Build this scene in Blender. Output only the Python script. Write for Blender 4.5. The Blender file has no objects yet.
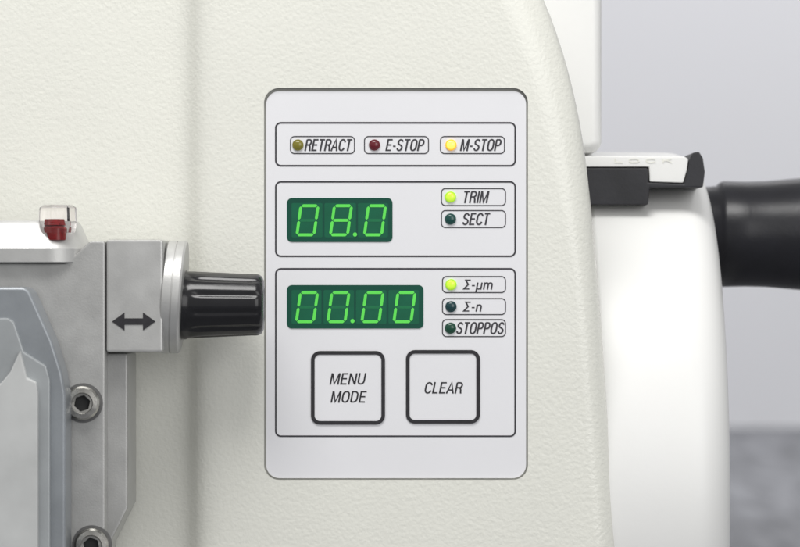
import bpy, bmesh, math, random
from mathutils import Vector, Matrix
random.seed(3)
S=0.0004; D=3200.0; CX=400.0; CY=273.5
TZ=-640.0
sc=bpy.context.scene
col=sc.collection

def W(px,py,d,f=None):
    if f is None: f=(D+d)/D
    return ((px-CX)*f, d, (CY-py)*f)

# ---------------------------------------------------------------- materials
def mat(name, base, rough=0.4, metal=0.0, bump=0.0, bscale=500, var=0.03, vscale=60, emit=None, estr=0.0, trans=0.0, ior=1.45, coat=0.0, spec=0.5, stretch=None, rvar=0.0, vdet=5, dist=0.0004):
    m=bpy.data.materials.new(name); m.use_nodes=True
    nt=m.node_tree; b=nt.nodes['Principled BSDF']
    tc=nt.nodes.new('ShaderNodeTexCoord')
    src=tc.outputs['Object']
    if stretch:
        mp=nt.nodes.new('ShaderNodeMapping'); mp.inputs['Scale'].default_value=stretch
        nt.links.new(src,mp.inputs['Vector']); src=mp.outputs['Vector']
    n=nt.nodes.new('ShaderNodeTexNoise'); n.inputs['Scale'].default_value=vscale; n.inputs['Detail'].default_value=vdet
    nt.links.new(src,n.inputs['Vector'])
    r=nt.nodes.new('ShaderNodeValToRGB')
    r.color_ramp.elements[0].position=0.3; r.color_ramp.elements[1].position=0.7
    r.color_ramp.elements[0].color=tuple(max(0,c*(1-var)) for c in base)+(1,)
    r.color_ramp.elements[1].color=tuple(min(1,c*(1+var)) for c in base)+(1,)
    nt.links.new(n.outputs['Fac'],r.inputs['Fac']); nt.links.new(r.outputs['Color'],b.inputs['Base Color'])
    b.inputs['Roughness'].default_value=rough; b.inputs['Metallic'].default_value=metal
    b.inputs['IOR'].default_value=ior
    b.inputs['Specular IOR Level'].default_value=spec
    b.inputs['Transmission Weight'].default_value=trans
    b.inputs['Coat Weight'].default_value=coat
    if rvar:
        mr=nt.nodes.new('ShaderNodeMapRange'); mr.inputs[3].default_value=rough-rvar; mr.inputs[4].default_value=rough+rvar
        mr.inputs[1].default_value=0.3; mr.inputs[2].default_value=0.7
        nt.links.new(n.outputs['Fac'],mr.inputs[0]); nt.links.new(mr.outputs[0],b.inputs['Roughness'])
    if emit:
        b.inputs['Emission Color'].default_value=tuple(emit)+(1,); b.inputs['Emission Strength'].default_value=estr
    if bump:
        n2=nt.nodes.new('ShaderNodeTexNoise'); n2.inputs['Scale'].default_value=bscale; n2.inputs['Detail'].default_value=2
        nt.links.new(src,n2.inputs['Vector'])
        bp=nt.nodes.new('ShaderNodeBump'); bp.inputs['Strength'].default_value=bump; bp.inputs['Distance'].default_value=dist
        nt.links.new(n2.outputs['Fac'],bp.inputs['Height']); nt.links.new(bp.outputs['Normal'],b.inputs['Normal'])
    return m
M={}
M['paint']=mat('cream_textured_paint',(0.80,0.80,0.735),0.24,bump=0.5,bscale=640,var=0.014,vscale=25,dist=0.0004)
M['paint2']=mat('white_smooth_paint',(0.84,0.84,0.825),0.35,bump=0.06,bscale=500,var=0.01,vscale=25)
M['panel']=mat('white_membrane',(0.81,0.81,0.835),0.42,bump=0.04,bscale=1500,var=0.008,vscale=40)
M['gap_shade']=mat('gap_shade_grey',(0.38,0.38,0.36),0.6,var=0.1)  # grey that paints in the shadow line around the panel recess
M['ink']=mat('black_ink',(0.022,0.021,0.025),0.5,var=0.2,vscale=400)
M['ink2']=mat('grey_ink',(0.040,0.038,0.045),0.5,var=0.2,vscale=400)
M['dispf']=mat('display_frame_green',(0.0,0.045,0.028),0.35,var=0.1,emit=(0.0,0.06,0.035),estr=0.35)
M['dispc']=mat('display_cell_green',(0.002,0.07,0.035),0.35,var=0.15,vscale=150,emit=(0.0,0.11,0.05),estr=0.35)
M['dim']=mat('unlit_segment_green',(0.004,0.10,0.04),0.4,var=0.1,emit=(0.005,0.13,0.045),estr=0.45)
M['lit']=mat('lit_segment_green',(0.06,0.37,0.06),0.4,var=0.1,emit=(0.09,0.56,0.055),estr=0.68)
M['black']=mat('black_gloss_plastic',(0.010,0.010,0.012),0.2,bump=0.05,bscale=700,var=0.2,rvar=0.04)
M['rubber']=mat('black_satin_plastic',(0.012,0.012,0.016),0.32,bump=0.1,bscale=600,var=0.2)
M['dark']=mat('dark_grey_plastic',(0.022,0.022,0.026),0.45,var=0.2,bump=0.1,bscale=900)
M['alu']=mat('satin_aluminium',(0.47,0.47,0.46),0.42,metal=0.5,bump=0.14,bscale=1500,var=0.08,vscale=90,rvar=0.05)
M['alu2']=mat('bright_aluminium',(0.52,0.52,0.51),0.38,metal=0.45,bump=0.09,bscale=1400,var=0.07,vscale=90,rvar=0.06)
M['steel']=mat('bright_steel',(0.50,0.49,0.46),0.25,metal=0.95,bump=0.2,bscale=900,var=0.2,vscale=250,rvar=0.1)
M['sock']=mat('dark_socket',(0.04,0.04,0.04),0.5,metal=0.3)
M['bore_shade']=mat('bore_shade_grey',(0.17,0.17,0.17),0.45,metal=0.5)  # dark tone painted in for shade of a counterbore around each screw
M['guard']=mat('grey_guard_metal',(0.29,0.31,0.33),0.38,metal=0.4,bump=0.08,bscale=900,var=0.14,vscale=40,rvar=0.06)
M['guard3']=mat('pale_guard_metal',(0.38,0.40,0.41),0.4,metal=0.35,bump=0.08,bscale=900,var=0.14,vscale=35,rvar=0.06)
M['guard2']=mat('frosted_guard_plastic',(0.54,0.55,0.545),0.4,metal=0.0,var=0.16,vscale=28,trans=0.05,rvar=0.08)
M['clear']=mat('clear_acrylic',(0.97,0.93,0.93),0.04,var=0.0,trans=1.0,ior=1.4)
M['red']=mat('red_plastic',(0.22,0.008,0.010),0.25,var=0.15,vscale=300)
def led(n,b,e,s): M[n]=mat(n,b,0.25,var=0.05,vscale=800,emit=e,estr=s,coat=0.5)
led('lamp_olive',(0.14,0.12,0.015),(0.12,0.11,0.01),0.5)
led('lamp_red',(0.09,0.006,0.010),(0.1,0.0,0.01),0.35)
led('lamp_amber',(0.75,0.38,0.02),(1.0,0.5,0.02),0.65)
led('lamp_lime',(0.28,0.52,0.02),(0.38,0.72,0.01),0.55)
led('lamp_lime_core',(0.42,0.64,0.04),(0.60,0.88,0.05),0.6)
led('lamp_teal',(0.004,0.045,0.040),(0.0,0.05,0.04),0.3)
led('lamp_blue',(0.004,0.032,0.038),(0.0,0.03,0.035),0.3)
led('lamp_green',(0.004,0.045,0.028),(0.0,0.05,0.02),0.3)
led('hot',(0.95,0.8,0.15),(1.0,0.8,0.1),0.6)

def arc(cx,cy,rx,ry,a0,a1,n=8):
    return [(cx+rx*math.cos(math.radians(a0+(a1-a0)*i/n)),cy+ry*math.sin(math.radians(a0+(a1-a0)*i/n))) for i in range(n+1)]
G={
'R':(5.4,[[(0.6,0),(0.6,9.5)],[(0.6,9.4)]+[(3.0,9.4)]+arc(3.0,7.25,1.9,2.15,90,-90)+[(0.6,5.1)],[(2.9,5.1),(4.0,4.3),(4.5,2.8),(4.7,0.9),(5.1,0)]]),
'E':(4.8,[[(4.7,9.4),(0.6,9.4),(0.6,0.6),(4.8,0.6)],[(0.7,5.1),(4.4,5.1)]]),
'T':(5.0,[[(0,9.4),(5.0,9.4)],[(2.5,9.4),(2.5,0)]]),
'A':(5.6,[[(0.1,0),(2.8,9.6),(5.5,0)],[(1.0,3.1),(4.6,3.1)]]),
'C':(5.4,[arc(2.85,6.7,2.3,2.8,12,180)+arc(2.85,3.3,2.3,2.8,180,348)]),
'S':(5.2,[arc(2.6,7.15,2.0,2.3,15,210,9)+[(1.6,5.6),(3.3,4.8),(4.2,4.1)]+arc(2.6,2.75,2.1,2.25,20,-170,9)]),
'O':(5.8,[arc(2.9,6.7,2.35,2.8,0,180)+arc(2.9,3.3,2.35,2.8,180,360)+[(5.25,6.7)]]),
'P':(5.2,[[(0.6,0),(0.6,9.5)],[(0.6,9.4)]+[(2.9,9.4)]+arc(2.9,7.0,1.85,2.4,90,-90)+[(0.6,4.6)]]),
'M':(7.0,[[(0.6,0),(0.6,9.9)],[(0.9,9.6),(3.5,0.6),(6.1,9.6)],[(6.4,0),(6.4,9.9)]]),
'N':(5.8,[[(0.6,0),(0.6,9.9)],[(0.8,9.6),(5.0,0.4)],[(5.2,0),(5.2,9.9)]]),
'U':(5.6,[[(0.6,10)]+[(0.6,3.0)]+arc(2.8,3.0,2.2,2.4,180,360)+[(5.0,10)]]),
'D':(5.6,[[(0.6,0.6),(0.6,9.4),(2.4,9.4)]+arc(2.4,6.6,2.6,2.8,90,0)+arc(2.4,3.4,2.6,2.8,0,-90)+[(0.6,0.6)]]),
'L':(4.4,[[(0.6,10),(0.6,0.6),(4.4,0.6)]]),
'I':(1.2,[[(0.6,10),(0.6,0)]]),
'-':(2.8,[[(0.2,4.0),(2.6,4.0)]]),
'\u03a3':(5.2,[[(4.8,9.4),(0.8,9.4),(3.4,5.1),(0.6,0.6),(5.0,0.6)]]),
'\u00b5':(4.6,[[(0.6,-2.6),(0.6,7.0)],[(0.6,2.2)]+arc(2.2,2.2,1.6,1.7,190,350)+[(4.0,2.6)],[(4.0,7.0),(4.0,0)]]),
'm':(7.4,[[(0.6,0),(0.6,7.1)],[(0.6,4.6)]+arc(2.1,4.9,1.5,1.8,160,0)+[(3.7,0)],[(3.7,4.6)]+arc(5.2,4.9,1.5,1.8,170,0)+[(6.8,0)]]),
'n':(4.6,[[(0.6,0),(0.6,7.1)],[(0.6,4.6)]+arc(2.3,4.9,1.7,1.8,160,0)+[(4.0,0)]]),
'K':(5.2,[[(0.6,0),(0.6,10)],[(5,10),(0.8,4.2)],[(2.2,6),(5.1,0)]]),
}

class B:
    def __init__(s): s.v=[]; s.f=[]; s.m=[]
    def addv(s,p): s.v.append(p); return len(s.v)-1
    def face(s,idx,m=0): s.f.append(tuple(idx)); s.m.append(m)
    def prism(s,pts,d0,d1,m=0,fd=None):
        f=(D+(d0 if fd is None else fd))/D
        up=[(x,-y) for x,y in pts]
        ar=sum(up[i][0]*up[(i+1)%len(up)][1]-up[(i+1)%len(up)][0]*up[i][1] for i in range(len(up)))
        if ar<0: pts=pts[::-1]
        n=len(pts)
        F=[s.addv(W(x,y,d0,f)) for x,y in pts]
        s.face(F,m)
        if d1 is not None:
            K=[s.addv(W(x,y,d1,f)) for x,y in pts]
            s.face(K[::-1],m)
            for i in range(n):
                j=(i+1)%n; s.face((F[j],F[i],K[i],K[j]),m)
    def ring(s,po,pi,d0,d1=None,m=0):
        f=(D+d0)/D; n=len(po)
        O=[s.addv(W(x,y,d0,f)) for x,y in po]; I=[s.addv(W(x,y,d0,f)) for x,y in pi]
        for i in range(n):
            j=(i+1)%n; s.face((O[i],O[j],I[j],I[i]),m)
        if d1 is not None:
            O2=[s.addv(W(x,y,d1,f)) for x,y in po]; I2=[s.addv(W(x,y,d1,f)) for x,y in pi]
            for i in range(n):
                j=(i+1)%n
                s.face((O[j],O[i],O2[i],O2[j]),m); s.face((I[i],I[j],I2[j],I2[i]),m)
    def lathe(s,prof,py,d,m=0,n=64,mod=None,tilt=0.0,caps=True):
        f=(D+d)/D; zc=(CY-py)*f; rows=[]
        for k,(px,r) in enumerate(prof):
            row=[]
            for i in range(n):
                a=2*math.pi*i/n; rr_=r*f
                if mod: rr_*=mod(a,px)
                z=zc+rr_*math.sin(a); y=d+rr_*math.cos(a)
                row.append(s.addv(((px-CX)*f+tilt*(z-zc),y,z)))
            rows.append(row)
        for k in range(len(rows)-1):
            for i in range(n):
                j=(i+1)%n; s.face((rows[k][i],rows[k][j],rows[k+1][j],rows[k+1][i]),m)
        if caps:
            s.face(rows[0][::-1],m); s.face(rows[-1],m)
    def lathey(s,prof,px,py,m=0,n=32,ns=None):
        f=(D+prof[0][0])/D; rows=[]
        for d,r in prof:
            rows.append([s.addv(((px-CX)*f+r*f*math.cos(2*math.pi*i/n),d,(CY-py)*f+r*f*math.sin(2*math.pi*i/n))) for i in range(n)])
        for k in range(len(rows)-1):
            for i in range(n):
                j=(i+1)%n; s.face((rows[k][i],rows[k][j],rows[k+1][j],rows[k+1][i]),m)
        s.face(rows[0][::-1],m); s.face(rows[-1],m)
    def lathez(s,prof,px,d,m=0,n=32,rot=0):
        f=(D+d)/D; rows=[]
        for py,r in prof:
            rows.append([s.addv(((px-CX)*f+r*f*math.cos(rot+2*math.pi*i/n),d+r*f*math.sin(rot+2*math.pi*i/n),(CY-py)*f)) for i in range(n)])
        for k in range(len(rows)-1):
            for i in range(n):
                j=(i+1)%n; s.face((rows[k][i],rows[k+1][i],rows[k+1][j],rows[k][j]),m)
        s.face(rows[0],m); s.face(rows[-1][::-1],m)
    def text(s,body,x0,y0,x1,y1,d,m=0,shear=0.2,w=1.25,gap=1.15,hb=0.82):
        H=10.0; tot=0; pos=[]
        for ch in body:
            pos.append(tot); tot+=G[ch][0]+gap
        tot-=gap
        sy=(y1-y0)/H; sx=(x1-x0-shear*(y1-y0))/tot
        k=0
        for ch,p in zip(body,pos):
            for st in G[ch][1]:
                pts=[(x0+(p+x)*sx+shear*y*sy, -(y1-y*sy)) for x,y in st]
                q=[pts[0]]
                for a in pts[1:]:
                    if math.hypot(a[0]-q[-1][0],a[1]-q[-1][1])>0.05: q.append(a)
                pts=q; L=[];Rr=[]
                for i in range(len(pts)):
                    def nrm(a,b):
                        dx,dy=b[0]-a[0],b[1]-a[1]; l=math.hypot(dx,dy); return (-dy/l,dx/l)
                    if i==0: nx,ny=nrm(pts[0],pts[1]); sc_=1
                    elif i==len(pts)-1: nx,ny=nrm(pts[-2],pts[-1]); sc_=1
                    else:
                        a=nrm(pts[i-1],pts[i]); b_=nrm(pts[i],pts[i+1])
                        nx,ny=a[0]+b_[0],a[1]+b_[1]; l=math.hypot(nx,ny) or 1; nx/=l; ny/=l
                        sc_=min(2.2,1/max(0.3,nx*a[0]+ny*a[1]))
                    h=w/2*sc_
                    L.append((pts[i][0]+nx*h,pts[i][1]+ny*h*hb)); Rr.append((pts[i][0]-nx*h,pts[i][1]-ny*h*hb))
                dd=d-0.02*(k%4); k+=1
                li=[s.addv(W(x,-y,dd)) for x,y in L]; ri=[s.addv(W(x,-y,dd)) for x,y in Rr]
                for i in range(len(pts)-1): s.face((li[i],ri[i],ri[i+1],li[i+1]),m)

WL={}
def build(name,b,mats,parent=None,bevel=0,seg=2,angle=35,recalc=False,bang=30):
    me=bpy.data.meshes.new(name)
    vs=[Vector(v)*S for v in b.v]
    mn=Vector([min(v[i] for v in vs) for i in range(3)]); mx=Vector([max(v[i] for v in vs) for i in range(3)])
    c=(mn+mx)/2
    me.from_pydata([v-c for v in vs],[],b.f)
    for k in mats: me.materials.append(M[k])
    for p,mi in zip(me.polygons,b.m): p.material_index=mi
    bm=bmesh.new(); bm.from_mesh(me)
    if bevel or recalc:
        bmesh.ops.recalc_face_normals(bm,faces=bm.faces)
    if bevel:
        es=[e for e in bm.edges if len(e.link_faces)==2 and e.calc_face_angle(0)>math.radians(bang)]
        bmesh.ops.bevel(bm,geom=es,offset=bevel*S,segments=seg,profile=0.5,affect='EDGES',clamp_overlap=True)
    bm.to_mesh(me); bm.free()
    for p in me.polygons: p.use_smooth=True
    me.set_sharp_from_angle(angle=math.radians(angle))
    o=bpy.data.objects.new(name,me); col.objects.link(o)
    o.location=c if parent is None else c-WL[parent.name]
    if parent: o.parent=parent
    WL[o.name]=c
    if bevel:
        w=o.modifiers.new('wn','WEIGHTED_NORMAL'); w.keep_sharp=True
    return o
def empty(name,loc):
    o=bpy.data.objects.new(name,None); o.empty_display_size=0.02; col.objects.link(o)
    o.location=Vector(loc)*S; WL[name]=Vector(loc)*S; return o
def rr(x0,y0,x1,y1,r,n=7):
    pts=[]
    for cx,cy,a0 in ((x1-r,y0+r,-90),(x1-r,y1-r,0),(x0+r,y1-r,90),(x0+r,y0+r,180)):
        for i in range(n+1):
            a=math.radians(a0+90*i/n); pts.append((cx+r*math.cos(a),cy+r*math.sin(a)))
    return pts[::-1]
def rring(b,x0,y0,x1,y1,r,t,d,d1=None,m=0):
    b.ring(rr(x0,y0,x1,y1,r),rr(x0+t,y0+t,x1-t,y1-t,max(r-t,0.3)),d,d1,m)
def cr(pts,t):
    for i in range(len(pts)-1):
        if t<=pts[i+1][0] or i==len(pts)-2:
            p0=pts[max(i-1,0)]; p1=pts[i]; p2=pts[i+1]; p3=pts[min(i+2,len(pts)-1)]
            h=p2[0]-p1[0]; u=(t-p1[0])/h
            m1=(p2[1]-p0[1])/(p2[0]-p0[0])*h; m2=(p3[1]-p1[1])/(p3[0]-p1[0])*h
            return (2*u**3-3*u*u+1)*p1[1]+(u**3-2*u*u+u)*m1+(-2*u**3+3*u*u)*p2[1]+(u**3-u*u)*m2

# ================================================================= MICROTOME
mt=empty('microtome',(0,200,TZ))
mt['label']='cream white laboratory microtome with green digital control panel on grey bench'
mt['category']='microtome'

ctl=[(-220,400),(-150,462),(-80,508),(0,546),(50,564),(100,577),(150,586),(220,594),(300,601),(400,608),(547,618),(700,626),(914,634)]
rows=[-220+i*18 for i in range(63)]+[CY-TZ]
b=B(); R=[]
for py in rows:
    E=cr(ctl,py)-CX
    w=cr([(-220,60),(0,50),(150,38),(300,26),(914,24)],py)
    Z=CY-py; sec=[]
    for x,d in ((-500,28),(-300,28),(-250,28),(-234,27.5),(-224,26),(-216,23),(-210,18),(-205,11),(-200,6),(-193,2.4),(-184,0.5),(-174,0)): sec.append((x,d))
    sec.append((min(90,E-w-60),0))
    for k in range(0,9):
        a=math.pi/2*k/8; sec.append((E-w+w*math.sin(a),28-28*math.cos(a)))
    sec+= [(E-30,115),(E-34,420),(-500,420)]
    R.append([b.addv((x,d,Z)) for x,d in sec])
n=len(R[0])
for k in range(len(R)-1):
    for i in range(n):
        j=(i+1)%n; b.face((R[k][i],R[k+1][i],R[k+1][j],R[k][j]))
b.face(R[0]); b.face(R[-1][::-1])
hs=build('housing',b,['paint'],mt,recalc=True)
cb=B(); cb.prism(rr(264,88,528,480,15,10),-20,6,fd=0)
cut=build('cut',cb,['paint'],None,recalc=True)
bpy.context.view_layer.update()
mo=hs.modifiers.new('b','BOOLEAN'); mo.object=cut; mo.solver='EXACT'; mo.operation='DIFFERENCE'
dg=bpy.context.evaluated_depsgraph_get(); dg.update()
me=bpy.data.meshes.new_from_object(hs.evaluated_get(dg))
hs.modifiers.clear(); hs.data=me
for p in me.polygons: p.use_smooth=True
me.set_sharp_from_angle(angle=math.radians(35))
w=hs.modifiers.new('wn','WEIGHTED_NORMAL'); w.keep_sharp=True
bpy.data.objects.remove(cut)

b=B(); b.prism(rr(430,-200,602,153,12),150,520)
build('rear_housing',b,['paint2'],mt,bevel=11,seg=5)

b=B(); b.prism(rr(266.0,91.0,526.2,478.3,13.5,10),2.2,5.2)
cp=build('control_panel',b,['panel'],mt,bevel=0.6,seg=2)
b=B(); rring(b,264.2,88.2,527.8,479.8,14.8,6,4.6,5.5); build('panel_gap_shade',b,['gap_shade'],cp)  # added ring in the recess gap, its grey stands for shade
dF=1.9
for (x0,y0,x1,y1) in ((275,122,516,166.5),(275,181,516,257),(275,268,516,437)):
    b=B(); rring(b,x0,y0,x1,y1,6,1.6,dF); build('section_frame',b,['ink2'],cp)
labs=[(290,136,355,154,'RETRACT',304.5,352.5,298,'lamp_olive'),
(364,136,429,154,'E-STOP',385.5,425,374.5,'lamp_red'),
(440,136,505,154,'M-STOP',460,502,451,'lamp_amber'),
(441,188,506,206,'TRIM',462,489.5,450.5,'lamp_lime'),
(441,210,506,228,'SECT',462,490.5,450.5,'lamp_teal'),
(442,276,506,293,'\u03a3-\u00b5m',463,494,451,'lamp_lime'),
(442,298,506,315,'\u03a3-n',463,483,451,'lamp_blue'),
(442,319,506,337,'STOPPOS',456,505,450.5,'lamp_green')]
for x0,y0,x1,y1,t,tx0,tx1,lx,lm in labs:
    b=B(); rring(b,x0,y0,x1,y1,4.5,1.0,dF)
    cy=(y0+y1)/2
    h=5.0 if '\u03a3' in t else 6.0
    b.text(t,tx0,cy-h,tx1,cy+h,dF,w=1.45 if '\u03a3' in t else 1.7)
    build('indicator_label',b,['ink2'],cp)
    b=B(); rad=5.6; prof=[(2.1,rad),(0.9,rad),(0.5,rad-0.5)]
    b.lathey(prof,lx,cy,0,24)
    r2=rad-1.2; pr=[(0.49,r2)]+[(0.49-1.6*math.sin(a),r2*math.cos(a)) for a in (0.3,0.6,0.9,1.2,1.45)]
    b.lathey(pr,lx,cy,1,24)
    core={'lamp_amber':'hot','lamp_lime':'lamp_lime_core'}.get(lm,lm)
    build('indicator_light',b,[lm,core],cp,recalc=True)
def seg7(b,cx,cy,w,h,lit,sl=0.14,t=2.9):
    hw=w/2; hh=h/2; g=0.5
    def H(y,c):
        pts=[(-hw+t*0.5+g,y),(-hw+t+g,y-t/2),(hw-t-g,y-t/2),(hw-t*0.5-g,y),(hw-t-g,y+t/2),(-hw+t+g,y+t/2)]; P(pts,c)
    def V(x,y0,y1,c):
        pts=[(x,y0+g),(x+t/2,y0+t/2+g),(x+t/2,y1-t/2-g),(x,y1-g),(x-t/2,y1-t/2-g),(x-t/2,y0+t/2+g)]; P(pts,c)
    def P(pts,c):
        b.prism([(cx+x-sl*y,cy+y) for x,y in pts],0.95 if c else 1.2,None,3 if c else 2)
    yt=-hh+t/2; yb=hh-t/2; xl=-hw+t/2; xr=hw-t/2
    H(yt,'a' in lit); H(0,'g' in lit); H(yb,'d' in lit)
    V(xl,yt,0,'f' in lit); V(xr,yt,0,'b' in lit); V(xl,0,yb,'e' in lit); V(xr,0,yb,'c' in lit)
def dot(b,x,y):
    b.prism([(x+2.1*math.cos(k*math.pi/6),y+2.1*math.sin(k*math.pi/6)) for k in range(12)],0.95,None,3)
def display(x0,y0,x1,y1,cells,digs,dots):
    b=B(); b.prism(rr(x0,y0,x1,y1,5),1.6,3,0)
    for a,c in cells: b.prism(rr(a,y0+5,c,y1-4.5,1.5,3),1.4,None,1)
    for cx,l in digs: seg7(b,cx,(y0+y1)/2+0.3,20,32,l)
    for x,y in dots: dot(b,x,y)
    build('display',b,['dispf','dispc','dim','lit'],cp)
Z0='abcdef'; Z8='abcdefg'
display(287,198,392.5,242,[(291.5,322.5),(324.5,356),(358,388)],[(307.5,Z0),(341,Z8),(375,Z0)],[(355,234.5)])
display(287,285,423.5,328.5,[(291.5,321.5),(323.5,354),(356,386.5),(388.5,419)],[(307,Z0),(338.5,Z0),(372.5,Z0),(404.5,Z0)],[(352.5,321)])
def button(x0,y0,x1,y1,lines):
    b=B(); rring(b,x0,y0,x1,y1,9,3.6,1.0,2.4,0)
    b.prism(rr(x0+3.6,y0+3.6,x1-3.6,y1-3.6,5.2),1.75,2.3,1)
    for t,a,c,d,e in lines: b.text(t,a,c,d,e,1.5,0,w=1.6)
    build('button',b,['ink','panel'],cp)
button(311,351,385,424.5,[('MENU',329.5,373,366.5,384.5),('MODE',330.5,391,367,402.5)])
button(406,350,480,423.5,[('CLEAR',424,382,463.5,393.5)])

# handwheel
fd=380; f=(D+fd)/D; zc=(CY-480)*f; RW=367.0
def wheel(b,prof,n=160):
    rows=[]
    for X,r in prof:
        rows.append([b.addv((X,fd+r*math.cos(2*math.pi*i/n),zc+r*math.sin(2*math.pi*i/n))) for i in range(n)])
    for k in range(len(rows)-1):
        for i in range(n):
            j=(i+1)%n; b.face((rows[k][i],rows[k][j],rows[k+1][j],rows[k+1][i]))
    b.face(rows[0][::-1]); b.face(rows[-1])
F=338
prof=[(199,RW-6),(202,RW-1),(206,RW)]+[(x,RW-(x-206)*0.01) for x in (240,270,295)]
for k in range(0,11):
    a=math.pi/2*k/10; prof.append((F-42+40*math.sin(a),RW-1-44+44*math.cos(a)))
prof+=[(F+0.5,RW-90),(F+1,RW-140),(F-8,RW-152),(F-12,120),(F-12,60)]
b=B(); wheel(b,prof)
hw=build('handwheel',b,['paint2'],mt,recalc=True,angle=50)
b=B()
pr=[(690,46),(716,48),(719,51),(723,53),(745,52.5),(765,53),(800,56),(840,59),(866,60),(878,56),(884,46),(887,30)]
b.lathe(pr,234,fd,0,64)
build('crank_handle',b,['rubber'],hw,recalc=True,angle=50)
b=B()
b.prism([(580,168),(648,168),(648.5,182.5),(684,184),(688,170),(690,158),(693,152.5),(699,151.5),(703,158),(705,172),(703,187.5),(650,188),(648,205),(580,205)],148,330)
build('lock_lever',b,['dark'],hw,bevel=1.6,seg=2)
b=B()
b.prism([(580,156),(684,156.5),(688.5,159),(687.2,170),(683.4,183),(649.5,181.8),(649,167),(580,167)],151,330,0)
lk=build('lock_cover',b,['paint2'],hw,bevel=1.5,seg=2)
b=B(); b.text('LOCK',614,158.6,672,162.6,150.3,0,shear=0,w=1.2,gap=3)
build('embossed_lettering',b,['paint'],lk)

# ================================================================= BLADE HOLDER
bh=empty('blade_holder',(-360,-60,TZ))
bh['label']='silver aluminium blade holder base with black clamping knob and hex screws'
bh['category']='blade holder'
b=B(); b.prism([(-80,263),(66,263),(90,241),(105,241),(105,700),(105,905),(-80,905)],-108,-20)
body=build('body',b,['alu'],bh,bevel=2.5)
b=B(); b.prism([(60,353),(128,353),(128,508),(108,548),(104,600),(104,905),(60,905)],-78,20)
build('side_flange',b,['alu'],bh,bevel=3)
b=B(); b.prism([(106,239.5),(163,239.5),(163,352.5),(106,352.5)],-104,0)
arm=build('clamp_arm',b,['alu2'],bh,bevel=3)
b=B(); 
b.prism([(112,321.5),(124.5,312.5),(124.5,318.3),(143,318.3),(143,312.5),(155.5,321.5),(143,330.5),(143,324.7),(124.5,324.7),(124.5,330.5)],-104.6,-104.1)
build('direction_arrow',b,['ink'],arm)
b=B(); b.lathe([(164.5,50),(164.5,54),(166,56.3),(174,56.4),(174.3,55.4),(175.2,55.4),(175.5,56.4),(182,56.3),(184,54.5),(184.2,40)],297,-52,0,72,tilt=0.07)
build('collar',b,['alu2'],bh,recalc=True)
def kmod(a,px):
    if px<192 or px>262: return 1.0
    e=min(1,(px-192)/6)*min(1,(262-px)/6)
    return 1-0.05*e*max(0,math.cos(a*11+0.6))**2
pr=[(168,24),(172,30),(172.3,33.5),(174,34.8),(186,34.6),(188,33.6),(192,33.6)]+[(192+i*5,33.4-i*0.22) for i in range(1,13)]+[(256,30.8),(259,30.3),(262,28.3),(263.8,24.5),(264.3,19),(263.4,16),(263.2,6)]
b=B(); b.lathe(pr,304.8,-52,0,144,mod=kmod)
build('knob',b,['black'],bh,recalc=True,angle=40)
def rrect(x0,x1,y0,y1,r,n=10):
    pts=[]
    for cx,cy,a0,q in ((x1-r,y0+r,-90,r),(x1-r,y1-r,0,r)):
        for i in range(n+1):
            a=math.radians(a0+90*i/n); pts.append((cx+q*math.cos(a),cy+q*math.sin(a)))
    pts+= [(x0,y1),(x0,y0)]
    return pts
b=B(); rowsP=[]
ff=(D-80)/D
for py,x1,y0,y1,r in ((263,88,-116,-14,38),(262,90,-118,-12,40),(249,90,-118,-12,40),(247,88.5,-116.5,-13.5,39),(224,78,-104,-24,28),(221,75,-100,-28,24)):
    rowsP.append([b.addv(((x-CX)*ff,y,(CY-py)*ff)) for x,y in rrect(-80,x1,y0,y1,r)])
for k in range(len(rowsP)-1):
    n=len(rowsP[0])
    for i in range(n):
        j=(i+1)%n; b.face((rowsP[k][i],rowsP[k][j],rowsP[k+1][j],rowsP[k+1][i]))
b.face(rowsP[0][::-1]); b.face(rowsP[-1])
build('top_plate',b,['alu2'],bh,recalc=True,angle=25)
b=B(); b.lathez([(240,10.5),(228,10.5),(226,9)],56,-104,0,24)
b.lathez([(225,9),(219,7.5)],56,-104,0,6)
build('vial_plug',b,['red'],bh,recalc=True)
b=B(); b.lathez([(233,17),(222,19.5),(208,19),(205,15)],58,-104,0,6,rot=0.25)
build('clear_cap',b,['clear'],bh,recalc=True,bevel=0.8)
def screw(px,py,d,rot):
    b=B(); f=(D+d)/D; n=48
    def circ(r,dd): return [b.addv(((px-CX)*f+r*math.cos(2*math.pi*i/n),dd,(CY-py)*f+r*math.sin(2*math.pi*i/n))) for i in range(n)]
    def hexr(r,dd):
        o=[]
        for i in range(n):
            a=2*math.pi*i/n; q=(a-rot)%(math.pi/3)-math.pi/6
            k=r*math.cos(math.pi/6)/math.cos(q)
            o.append(b.addv(((px-CX)*f+k*math.cos(a),dd,(CY-py)*f+k*math.sin(a))))
        return o
    def st(A,C,m):
        for i in range(n):
            j=(i+1)%n; b.face((A[i],A[j],C[j],C[i]),m)
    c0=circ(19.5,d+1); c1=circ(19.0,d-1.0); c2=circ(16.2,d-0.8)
    st(c0,c1,2); st(c1,c2,2)  # raised ring coloured as counterbore shade, no hole is cut
    h0=circ(16.6,d-0.7); h1=circ(16.4,d-6); h2=circ(14.6,d-8.5); h3=circ(10.4,d-9); h4=circ(9.4,d-8); h5=hexr(8.2,d-7.8); h6=hexr(8.0,d-1.5)
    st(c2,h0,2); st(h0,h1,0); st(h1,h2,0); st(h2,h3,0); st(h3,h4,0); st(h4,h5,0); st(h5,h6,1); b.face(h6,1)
    build('hex_screw',b,['steel','sock','bore_shade'],bh,recalc=True,angle=30)
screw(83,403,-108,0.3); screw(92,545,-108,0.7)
b=B(); b.prism([(-80,287),(24,287),(30,291),(52,340),(62,372),(66,395),(66,640),(-80,640)],-165,-112)
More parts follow.
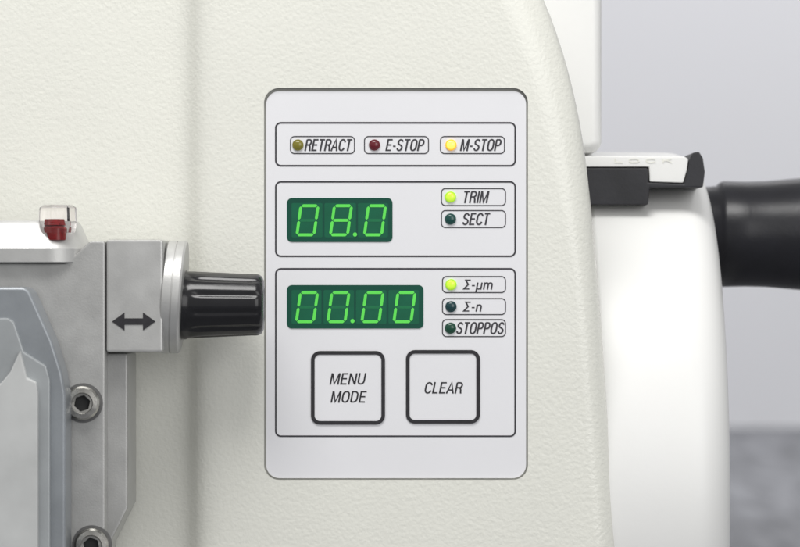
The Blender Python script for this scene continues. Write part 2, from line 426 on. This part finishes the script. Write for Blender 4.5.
g=build('blade_guard',b,['guard'],bh,bevel=4,seg=3)
b=B(); b.prism([(-80,318),(8,318),(14,322),(24,352),(46,366),(50,380),(50,640),(-80,640)],-172,-163)
build('guard_rib',b,['guard3'],g,bevel=2)
b=B(); b.prism([(-80,396),(0,384),(10,372),(20,350),(27,378),(36,382),(38,392),(38,640),(-80,640)],-180,-171)
build('guard_window',b,['guard2'],g,bevel=2)

# ================================================================= SETTING
DT=153.5; total=(-TZ)/DT*D; edge=total-D
def plane(name,co,m):
    me=bpy.data.meshes.new(name); me.from_pydata([Vector(c)*S for c in co],[],[(0,1,2,3)]); me.materials.append(m)
    o=bpy.data.objects.new(name,me); col.objects.link(o); o['kind']='structure'; return o
mtab=mat('mottled_grey_bench',(0.22,0.225,0.24),0.8,var=0.3,vscale=14,vdet=4,bump=0.1,bscale=200,spec=0.15,stretch=(3,0.45,1))
mwall=mat('pale_grey_wall',(0.72,0.725,0.75),0.8,var=0.01,vscale=2)
plane('tabletop',[(-9000,-6000,TZ),(9000,-6000,TZ),(9000,edge,TZ),(-9000,edge,TZ)],mtab)
plane('backdrop_wall',[(-9000,edge+5,-3000),(9000,edge+5,-3000),(9000,edge+5,6000),(-9000,edge+5,6000)],mwall)

# ================================================================= LIGHT
wd=bpy.data.worlds.new('World'); sc.world=wd; wd.use_nodes=True
bg=wd.node_tree.nodes['Background']; bg.inputs[0].default_value=(1.0,1.0,1.0,1); bg.inputs[1].default_value=0.47
def area(name,loc,tgt,size,p,c=(1,1,1),sy=None):
    l=bpy.data.lights.new(name,'AREA'); l.energy=p; l.size=size; l.color=c
    if sy: l.shape='RECTANGLE'; l.size_y=sy
    o=bpy.data.objects.new(name,l); col.objects.link(o); o.location=loc
    o.rotation_euler=(Vector(tgt)-Vector(loc)).to_track_quat('-Z','Y').to_euler()
area('softbox_overhead',(-0.15,-0.5,0.95),(0,0,0),0.7,10.5,(1,0.99,0.97),0.4)
area('softbox_front',(0.7,-1.3,0.35),(0,0,0),0.9,6.0,(1,0.993,0.98))
area('added_wall_fill',(0.6,2.6,2.2),(0.6,4.1,0.1),2.0,55,(1.0,0.99,1.0))  # added unseen lamp above the frame, only to brighten the wall

cam=bpy.data.cameras.new('camera'); co=bpy.data.objects.new('camera',cam); col.objects.link(co)
co.location=(0,-D*S,0); co.rotation_euler=(math.radians(90),0,0)
cam.sensor_width=36; cam.lens=36*D/800; cam.clip_start=0.05; cam.clip_end=100
cam.dof.use_dof=True; cam.dof.focus_distance=D*S-0.008; cam.dof.aperture_fstop=16
sc.camera=co
sc.view_settings.view_transform='Standard'; sc.view_settings.look='None'; sc.view_settings.exposure=0
